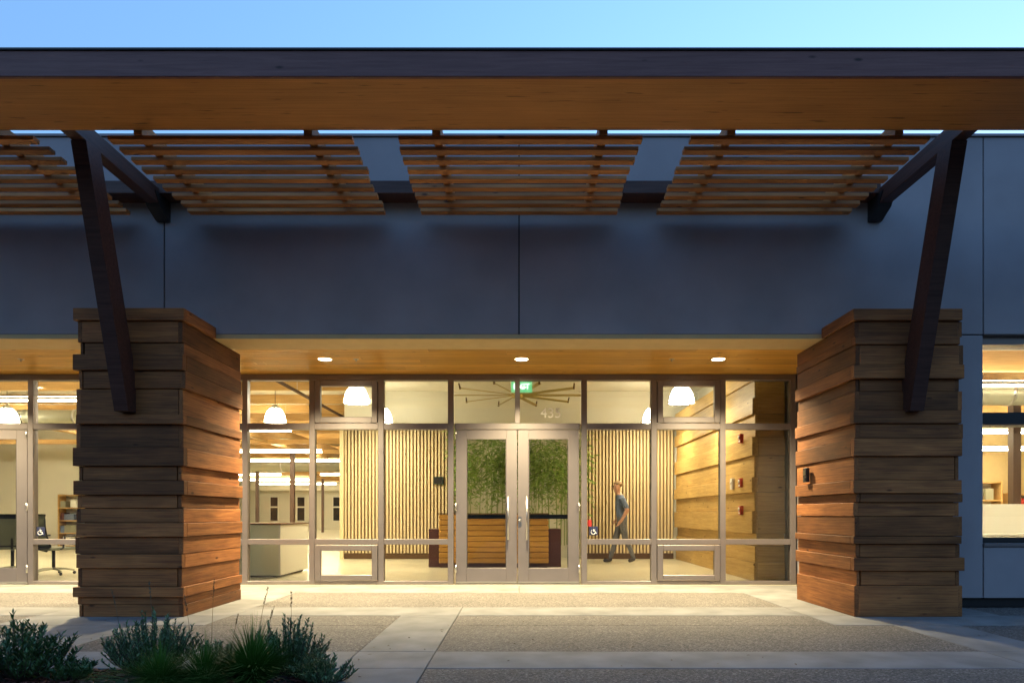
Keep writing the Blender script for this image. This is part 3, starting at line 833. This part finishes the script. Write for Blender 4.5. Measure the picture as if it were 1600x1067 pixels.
def girder(x, y0, y1, posts, label, z=3.15):
    t = thing('girder', (x, y0, z), label, 'girder')
    box('beam', x - .11, x + .11, y0, y1, z, z + .50, 'beam', t, grain='Y')
    for y in posts: box('post', x - .065, x + .065, y - .065, y + .065, 0, z, 'postbrown', t)
girder(-7.3, 16.2, 46, (22, 34), 'glulam girder on brown posts running back above the white counter')
girder(-11.5, 16.2, 46, (30.0, 40), 'glulam girder on brown posts at the far left of the office')
girder(8.4, 8.6, 17.4, (15.5,), 'glulam girder on a brown post behind the right window')
for x, y0, y1, z, r, lb in ((-4.55, 11, 46, 3.58, .035, 'dark sprinkler pipe running back beside the lobby'),):
    t = thing('sprinkler_pipe', (x, y0, z), lb, 'pipe'); tube('pipe', [(x, y0, z), (x, y1, z)], r, 'postbrown', t)
    for y in (14, 20, 26, 32): tube('hanger', [(x, y, z), (x, y, 4.02)], .006, 'steel', t, seg=4)
for y, z, r, x0, x1, lb in ((26.5, 2.98, .26, -20, -4.3, 'round duct crossing the far office'), (16.0, 3.35, .16, -20, -6.6, 'slim round duct crossing the near left office'), (11.5, 3.1, .2, 4.6, 13.5, 'round duct crossing the office behind the right window')):
    t = thing('air_duct', (x0, y, z), lb, 'duct'); tube('duct', [(x0, y, z), (x1, y, z)], r, 'duct', t, seg=16)
    n = int((x1 - x0) / 1.2)
    for i in range(n): tube('band', [(x0 + i * 1.2, y, z), (x0 + i * 1.2 + .05, y, z)], r + .012, 'steel', t, seg=16)
joists(-20, -4.3, [19.6 + 3.1 * i for i in range(8)], 'low cross beams of the office left of the lobby', 3.08, 3.21)
for x0, y0, x1, y1, z, lb in ((-9.6, 17.2, -4.4, 24.5, 3.34, 'thin diagonal pipe under the office ceiling, right of the left pillar'), (-15.5, 13, -9.2, 17.5, 3.42, 'thin diagonal pipe under the ceiling behind the left doors'), (5.0, 9.4, 9.5, 15.0, 3.1, 'thin diagonal pipe behind the right window')):
    t = thing('ceiling_pipe', (x0, y0, z), lb, 'pipe'); tube('pipe', [(x0, y0, z), (x1, y1, z)], .03, 'duct', t)
    for q in (.2, .8): tube('hanger', [(x0 + (x1 - x0) * q, y0 + (y1 - y0) * q, z), (x0 + (x1 - x0) * q, y0 + (y1 - y0) * q, 4.02)], .006, 'steel', t, seg=4)
for x0, y, w_, h, lb in ((11.3, 17.08, .8, 1.9, 'tall pale shelf unit at the back of the right office'), (12.35, 17.08, .9, 1.6, 'lower pale shelf unit at the back of the right office'), (-14.6, 21.6, 1.4, 1.7, 'shelf unit against the wall behind the left doors')):
    t = thing('shelf_unit', (x0, y, 0), lb, 'shelf')
    for q in (x0, x0 + w_ - .03): box('side_panel', q, q + .03, y, y + .38, 0, h, 'beam', t)
    for k in range(5): box('shelf', x0 + .03, x0 + w_ - .03, y, y + .37, .05 + k * (h - .1) / 4, .08 + k * (h - .1) / 4, 'beam', t)
    box('back_panel', x0 + .03, x0 + w_ - .03, y + .372, y + .38, .02, h - .02, 'white', t)
    rr = random.Random(int(x0 * 10))
    for k in range(4):
        z0_ = .081 + k * (h - .1) / 4; q = x0 + .06
        while q < x0 + w_ - .3:
            bw = rr.uniform(.06, .22); box('binder', q, q + bw, y + .04, y + .32, z0_, z0_ + rr.uniform(.18, .30), rr.choice(('brown', 'duct', 'white', 'shirt', 'red')), t); q += bw + rr.choice((.004, .004, .16))
for x, y, lb in ((9.58, 13.2, 'brown steel post behind the right window'), (-14.0, 17.0, 'brown steel post behind the left doors')):
    t = thing('steel_post', (x, y, 0), lb, 'post'); box('shaft', x - .075, x + .075, y - .075, y + .075, 0.012, 4.0, 'postbrown', t); box('base_plate', x - .13, x + .13, y - .13, y + .13, 0, .011, 'steel', t)
# far windows
for px0 in (423, 465, 521):
    x0 = (px0 - 811) / 1067 * 48; t = thing('office_window', (x0, 47.98, .6), 'narrow dark window in the far office wall, %s of three' % {423: 'leftmost', 465: 'middle', 521: 'rightmost'}[px0], 'window', 'narrow windows in the far wall')
    box('pane', x0, x0 + .5, 47.95, 47.995, .62, 1.52, 'winglass', t); box('pane', x0, x0 + .5, 47.95, 47.995, 1.62, 2.26, 'winglass', t)
    for a, b_ in ((x0 - .06, x0), (x0 + .5, x0 + .56)): box('frame', a, b_, 47.94, 47.996, .56, 2.32, 'white', t)
    for a, b_ in ((.56, .62), (1.52, 1.62), (2.26, 2.32)): box('frame', x0, x0 + .5, 47.94, 47.996, a, b_, 'white', t)
# counter left
ct = thing('white_counter', (-4.8, 12.2, 0), 'pale box counter just inside the glass right of the left pillar', 'counter')
box('front', -6.4, -4.05, 11.5, 11.53, .04, .885, 'green_white', ct)
box('side', -4.05, -4.02, 11.5, 13.0, .04, .885, 'white', ct)
box('body', -6.4, -4.055, 11.535, 12.98, .04, .88, 'white', ct)
box('top', -6.42, -4.0, 11.48, 13.02, .89, .915, 'backing', ct, bev=.003)
box('plinth', -6.35, -4.1, 11.56, 12.95, 0, .038, 'black', ct)
# office furniture right
for x0, y, lb in ((7.0, 12.2, 'white desk partition with a low desk behind the right window'), (9.7, 15.2, 'white desk partition further back behind the right window')):
    t = thing('workstation', (x0, y, 0), lb, 'desk')
    box('partition', x0, x0 + 3.2, y, y + .05, .45, 1.25, 'white', t, bev=.004)
    box('desk_top', x0, x0 + 3.2, y - .75, y - .005, .70, .735, 'white', t, bev=.004)
    for q in (x0 + .05, x0 + 1.6, x0 + 3.1): box('leg', q, q + .05, y - .7, y - .05, 0, .70, 'steel', t)
linear(5.2, 8.8, 10.6, 'linear light near the glass of the right window', z=3.05)
linear(9.5, 13.0, 10.6, 'linear light near the glass, right end of the right office', z=3.05)
linear(6.0, 12.0, 14.2, 'long linear light crossing the right office', z=2.75)
linear(7.0, 12.6, 16.4, 'long linear light deep in the right office', z=2.6)
# office chairs near the left doors
def chair(x, y, rz, label):
    t = thing('office_chair', (0, 0, 0), label, 'chair', 'mesh office chairs by the left doors')
    bm = bmesh.new()
    W, H = .24, .56
    pts = [[(u * W * (1 - .12 * abs(v - .5)), .24 + .05 * math.sin(v * 3.1) - .05 * (1 - u * u) * 0 + .03 * u * u * -1 + .10 * v, .50 + H * v) for u in [q / 4 - 1 for q in range(9)]] for v in [q / 6 for q in range(7)]]
    vv = [[bm.verts.new(p) for p in r] for r in pts]
    for a, b_ in zip(vv, vv[1:]):
        for i in range(8): bm.faces.new((a[i], a[i + 1], b_[i + 1], b_[i]))
    bmesh.ops.solidify(bm, geom=bm.faces[:], thickness=.012)
    from_bm('backrest', bm, 'mesh_fabric', t, smooth=True)
    rim = [pts[0][i] for i in range(9)] + [pts[v][8] for v in range(1, 7)] + [pts[6][i] for i in range(7, -1, -1)] + [pts[v][0] for v in range(5, -1, -1)]
    tube('back_frame', rim, .014, 'black', t, seg=6)
    box('seat', -.25, .25, -.24, .24, .44, .49, 'mesh_fabric', t, bev=.015)
    tube('gas_column', [(0, 0, .10), (0, 0, .44)], .028, 'black', t)
    tube('back_post', [(0, .12, .42), (0, .27, .46), (0, .30, .75)], .02, 'black', t, seg=6)
    for s in (-1, 1):
        tube('armrest', [(s * .25, .05, .46), (s * .31, .05, .48), (s * .31, .02, .68), (s * .31, -.16, .69)], .017, 'black', t, seg=6)
    for k in range(5):
        a = R(72 * k + 20); c_, s_ = math.cos(a), math.sin(a)
        lg = tube('base_leg', [(0, 0, .11), (c_ * .18, s_ * .18, .10), (c_ * .31, s_ * .31, .07)], [.026, .02, .015], 'duct', t, seg=6)
        tube('caster', [(c_ * .31 - s_ * .015, s_ * .31 + c_ * .015, .028), (c_ * .31 + s_ * .015, s_ * .31 - c_ * .015, .028)], .028, 'black', lg, seg=10)
    t.location = (x, y, 0); t.rotation_euler = (0, 0, rz)
chair(-8.25, 12.1, R(160), 'mesh office chair behind the glass left of the left pillar')
chair(-9.2, 12.4, R(215), 'mesh office chair behind the left door at the photo edge')
# ------------------------------------------------------------------ the walking man
def person():
    px, py = 2.28, 15.2
    t = thing('person', (px, py, 0), 'man in blue grey shirt and grey jeans walking left in the lobby', 'person')
    V, E, Rr = [], [], []
    def v(p, r, par=None):
        V.append(Vector(p)); k_ = 1.0 if (isinstance(r, float) and r < .02) else 1.13
        r = r if isinstance(r, tuple) else (r, r); Rr.append((r[0] * k_, r[1] * k_))
        if par is not None: E.append((par, len(V) - 1))
        return len(V) - 1
    pel = v((.02, 0, .96), (.135, .155)); wa = v((.0, 0, 1.12), (.12, .145), pel); ch = v((-.01, 0, 1.30), (.125, .165), wa); up = v((-.03, 0, 1.43), (.10, .13), ch)
    nk = v((-.065, 0, 1.525), .055, up); hd0 = v((-.10, 0, 1.60), (.082, .070), nk); hd1 = v((-.105, 0, 1.69), (.106, .084), hd0); v((-.095, 0, 1.768), (.066, .056), hd1)
    for s, el, wr in ((-1, (.10, -.25, 1.17), (-.03, -.25, .95)), (1, (.06, .25, 1.16), (-.06, .24, .97))):
        sh = v((-.015, s * .17, 1.425), .068, up); e_ = v(el, .045, sh); w_ = v(wr, .030, e_)
        d = (Vector(wr) - Vector(el)).normalized(); p = Vector(wr)
        hp = v(p + d * .07, (.038, .024), w_)
        for k, (off, ln) in enumerate(((-.028, .075), (-.010, .09), (.009, .085), (.026, .065))):
            b0 = p + d * .085 + Vector((off, 0, off * .3))
            f1 = v(b0, .0095, hp); f2 = v(b0 + d * ln * .5 + Vector((-.008, 0, 0)), .009, f1); v(b0 + d * ln + Vector((-.024, 0, 0)), .008, f2)
        th = v(p + d * .04 + Vector((-.035, 0, 0)), .011, hp); v(p + d * .085 + Vector((-.05, 0, 0)), .009, th)
    for s, kn, an, toe in ((-1, (.07, -.10, .52), (.25, -.10, .12), (.13, -.10, .035)), (1, (-.13, .10, .50), (-.24, .10, .085), (-.40, .10, .035))):
        hp = v((.02, s * .09, .90), .092, pel); k_ = v(kn, .062, hp); cf = v(Vector(kn).lerp(Vector(an), .35) + Vector((.02, 0, 0)), .057, k_)
        a_ = v(an, .042, cf); heel = v(Vector(an) + Vector((.02, 0, -.045)), .038, a_)
        bl = v(Vector(an).lerp(Vector(toe), .6) + Vector((0, 0, -.02)), (.042, .032), heel); v(toe, (.034, .022), bl)
    me = bpy.data.meshes.new('body'); me.from_pydata(V, E, [])
    o = bpy.data.objects.new('body_src', me); C.objects.link(o)
    md = o.modifiers.new('Skin', 'SKIN'); md.use_smooth_shade = True; md.branch_smoothing = .5
    for i, sv in enumerate(me.skin_vertices[0].data):
        sv.radius = Rr[i]; sv.use_root = (i == pel)
    o.modifiers.new('Sub', 'SUBSURF').levels = 2
    bpy.context.view_layer.update()
    m2 = bpy.data.meshes.new_from_object(o.evaluated_get(bpy.context.evaluated_depsgraph_get()))
    bpy.data.objects.remove(o)
    m2.materials.clear()
    for q in ('skin', 'shirt', 'jeans', 'shoe'): m2.materials.append(M[q])
    elb = 1.20
    for p in m2.polygons:
        c = p.center; p.use_smooth = True
        arm = abs(c.y) > .195
        if c.z < .085 : p.material_index = 3
        elif c.z < 1.02 and not (abs(c.y) > .19 and c.z > .74): p.material_index = 2
        elif c.z > 1.50: p.material_index = 0
        elif arm and c.z < elb: p.material_index = 0
        else: p.material_index = 1
    b = bpy.data.objects.new('body', m2); link(b, t, (px, py, 0))
    # face and hair
    bm = bmesh.new(); bmesh.ops.create_uvsphere(bm, u_segments=16, v_segments=10, radius=1)
    for q in list(bm.verts):
        if q.co.z < -.25 or (q.co.x < -.55 and q.co.z < .35): q.co *= .8
    bmesh.ops.scale(bm, vec=(.116, .094, .088), verts=bm.verts); bmesh.ops.translate(bm, vec=(px - .080, py, 1.722), verts=bm.verts)
    from_bm('hair', bm, 'hair', t, (px, py, 1.7), smooth=True)
    bm = bmesh.new(); bm_tube(bm, [(px - .195, py, 1.70), (px - .222, py, 1.655), (px - .195, py, 1.648)], [.008, .017, .010], 6)
    from_bm('nose', bm, 'skin', t, (px - .2, py, 1.66), smooth=True)
    for s in (-1, 1):
        bm = bmesh.new(); bmesh.ops.create_uvsphere(bm, u_segments=8, v_segments=6, radius=.012); bmesh.ops.translate(bm, vec=(px - .182, py + s * .032, 1.695), verts=bm.verts)
        from_bm('eye', bm, 'shoe', t, (px - .18, py, 1.69))
        bm = bmesh.new(); bmesh.ops.create_uvsphere(bm, u_segments=8, v_segments=6, radius=1); bmesh.ops.scale(bm, vec=(.022, .009, .034), verts=bm.verts); bmesh.ops.translate(bm, vec=(px - .085, py + s * .082, 1.665), verts=bm.verts)
        from_bm('ear', bm, 'skin', t, (px - .08, py, 1.66), smooth=True)
    box('mouth', px - .184, px - .176, py - .022, py + .022, 1.612, 1.618, 'red', t)
person()

# ------------------------------------------------------------------ planting
def bed_z(x, y):
    return -.02 + .07 * max(0, min(1, (4.73 - y) / .35, (-1.26 - x) / .35))
def leaf(bm, p, d, L_, W_, rnd):
    up = Vector((rnd.uniform(-.5, .5), rnd.uniform(-.5, .5), 1))
    sd_ = d.cross(up)
    if sd_.length < 1e-4: sd_ = Vector((1, 0, 0))
    sd_ = sd_.normalized() * W_; nn = sd_.cross(d).normalized() * W_ * .4
    a = bm.verts.new(p); b_ = bm.verts.new(p + d * L_ * .45 + sd_ + nn); c_ = bm.verts.new(p + d * L_); e = bm.verts.new(p + d * L_ * .45 - sd_ + nn); m = bm.verts.new(p + d * L_ * .5)
    bm.faces.new((a, m, b_)); bm.faces.new((b_, m, c_)); bm.faces.new((a, e, m)); bm.faces.new((e, c_, m))
def shrub(x, y, rx, ry, h, label, seed, mat='shrub_leaf', nst=70, leafL=.045):
    rnd = random.Random(seed); z0 = bed_z(x, y)
    t = thing('shrub', (x, y, z0), label, 'shrub', 'leafy shrubs in the planting bed')
    lb, sb = bmesh.new(), bmesh.new()
    for k in range(nst):
        a = rnd.uniform(0, 6.28); rr = math.sqrt(rnd.random()); 
        hh = h * (.98 - .45 * rr * rr) * rnd.uniform(.55, 1.08)
        base = Vector((x + math.cos(a) * rx * .25 * rr, y + math.sin(a) * ry * .25 * rr, z0))
        tip = Vector((x + math.cos(a) * rx * rr, y + math.sin(a) * ry * rr, z0 + hh))
        mid = base.lerp(tip, .5) + Vector((math.cos(a) * rx * .14 * rr, math.sin(a) * ry * .14 * rr, -hh * .04))
        pts = [base, mid, tip]
        bm_tube(sb, pts, [.005, .0035, .0015], 4)
        n = int(22 + 26 * hh / h)
        for i in range(n):
            s = .18 + .82 * i / n
            p = (base.lerp(mid, s * 2) if s < .5 else mid.lerp(tip, s * 2 - 1))
            ax = (tip - mid).normalized(); b2 = rnd.uniform(0, 6.28)
            o_ = Vector((math.cos(b2), math.sin(b2), rnd.uniform(-.1, .5)))
            d = (ax * rnd.uniform(.5, 1.1) + o_ * .75).normalized()
            leaf(lb, p, d, leafL * rnd.uniform(.7, 1.25) * (1.1 - .3 * s), leafL * .13 * rnd.uniform(.8, 1.3), rnd)
    from_bm('foliage', lb, mat, t, (x, y, z0)); from_bm('stems', sb, 'stem', t, (x, y, z0))
def at_px(px, Y): return (px - 811) / 1067 * Y
def tuft(x, y, h, spread, n, label, seed):
    rnd = random.Random(seed); z0 = bed_z(x, y)
    t = thing('grass_tuft', (x, y, z0), label, 'grass', 'fine grass tufts in the planting bed')
    bm = bmesh.new()
    for k in range(n):
        a = rnd.uniform(0, 6.28); rr = rnd.random() ** .7; hh = h * rnd.uniform(.55, 1.1) * (1.05 - .4 * rr)
        b0 = Vector((x + math.cos(a) * .06 * rr, y + math.sin(a) * .06 * rr, z0))
        dirv = Vector((math.cos(a), math.sin(a), 0)); out = spread * rr
        w_ = rnd.uniform(.0013, .0027); sd_ = Vector((-math.sin(a), math.cos(a), 0)) * w_
        sd_ = (sd_ + Vector((w_ * .8, 0, 0)))
        prev = None; N = 5
        for i in range(N + 1):
            s = i / N; droop = rr * .35 * hh * s ** 3
            p = b0 + dirv * out * s ** 1.6 + Vector((0, 0, hh * s - droop)); ww = sd_ * (1 - s * .9)
            cur = (bm.verts.new(p - ww), bm.verts.new(p + ww))
            if prev: bm.faces.new((prev[0], prev[1], cur[1], cur[0]))
            prev = cur
    from_bm('blades', bm, 'grass', t, (x, y, z0))
def stalk(x, y, h, lean, label, seed, head=True):
    rnd = random.Random(seed); z0 = bed_z(x, y)
    t = thing('seed_stalk', (x, y, z0), label, 'stalk', 'thin seed stalks rising from the planting bed')
    pts = [Vector((x + lean * s * s, y, z0 + h * s)) for s in (0, .25, .5, .75, 1)]
    tube('stem', pts, [.0022, .002, .0016, .0013, .001], 'dry', t, seg=5)
    if head:
        bm = bmesh.new()
        for k in range(26):
            s = rnd.uniform(.80, 1.0); p = Vector((x + lean * s * s, y, z0 + h * s))
            a = rnd.uniform(0, 6.28)
            leaf(bm, p, Vector((math.cos(a) * .5, math.sin(a) * .5, .9)).normalized(), .018, .003, rnd)
        from_bm('seed_head', bm, 'dry', t, (x, y, z0 + h))
shrub(at_px(30, 4.2), 4.2, .34, .30, .40, 'dark green shrub in the bottom left corner', 11, 'shrub_leaf2', 80, .05)
shrub(at_px(-75, 4.0), 4.0, .30, .30, .36, 'dark green shrub cut off by the left edge', 19, 'shrub_leaf2', 60, .05)
shrub(at_px(110, 4.15), 4.15, .14, .16, .17, 'low dark green shrub sprig right of the corner shrub', 18, 'shrub_leaf2', 26, .045)
shrub(at_px(238, 4.4), 4.4, .32, .26, .40, 'blue green shrub in front of the left pillar', 12, 'shrub_leaf', 150, .036)
shrub(at_px(450, 4.45), 4.45, .27, .22, .38, 'blue green shrub at the right end of the bed', 13, 'shrub_leaf', 120, .036)
shrub(at_px(505, 4.35), 4.35, .22, .18, .23, 'low spreading shrub sprawling over the paving edge', 14, 'shrub_leaf', 50, .04)
shrub(at_px(340, 4.55), 4.55, .22, .15, .22, 'low shrub between the two taller blue green shrubs', 15, 'shrub_leaf', 44, .04)
tuft(at_px(395, 4.1), 4.1, .40, .46, 2400, 'dense round grass tuft at the right, before the shrubs', 21)
tuft(at_px(250, 3.95), 3.95, .30, .40, 1500, 'loose grass tuft at the bottom edge, left of the round tuft', 22)
tuft(at_px(320, 4.0), 4.0, .32, .40, 1300, 'loose grass tuft between the two other tufts', 23)
for px_, Y, h, ln, lb in ((192, 4.5, .56, -.08, 'leaning seed stalk farthest left, in front of the pillar'), (240, 4.5, .60, -.03, 'tall seed stalk before the middle of the left pillar'), (330, 4.6, .62, .02, 'straight thin stalk before the lit side of the pillar'),
                       (400, 4.5, .56, .08, 'seed stalk leaning right beside the right shrub'), (412, 4.6, .44, .07, 'short seed stalk leaning right over the paving'), (455, 4.55, .53, .0, 'stalk with a drooping seed head above the right shrub'),
                       (300, 4.5, .5, -.05, 'thin stalk near the lit corner of the pillar'), (360, 4.5, .38, .05, 'short thin stalk between the two shrubs')):
    stalk(at_px(px_, Y), Y, h, ln, lb, int(px_))

# a few dry leaves blown onto the paving beside the bed
rnd = random.Random(5); bm = bmesh.new()
for _ in range(70):
    x = -1.2 + abs(rnd.gauss(0, 1.3)) if rnd.random() < .5 else rnd.uniform(-4.5, 4.5); y = rnd.uniform(4.4, 7.0)
    a = rnd.uniform(0, 6.28); leaf(bm, Vector((x, y, .004)), Vector((math.cos(a), math.sin(a), rnd.uniform(.0, .25))).normalized(), rnd.uniform(.018, .04), rnd.uniform(.004, .009), rnd)
tag(from_bm('leaf_litter', bm, 'dry'), 'few small dry leaves scattered over the front paving', 'leaves', kind='stuff')
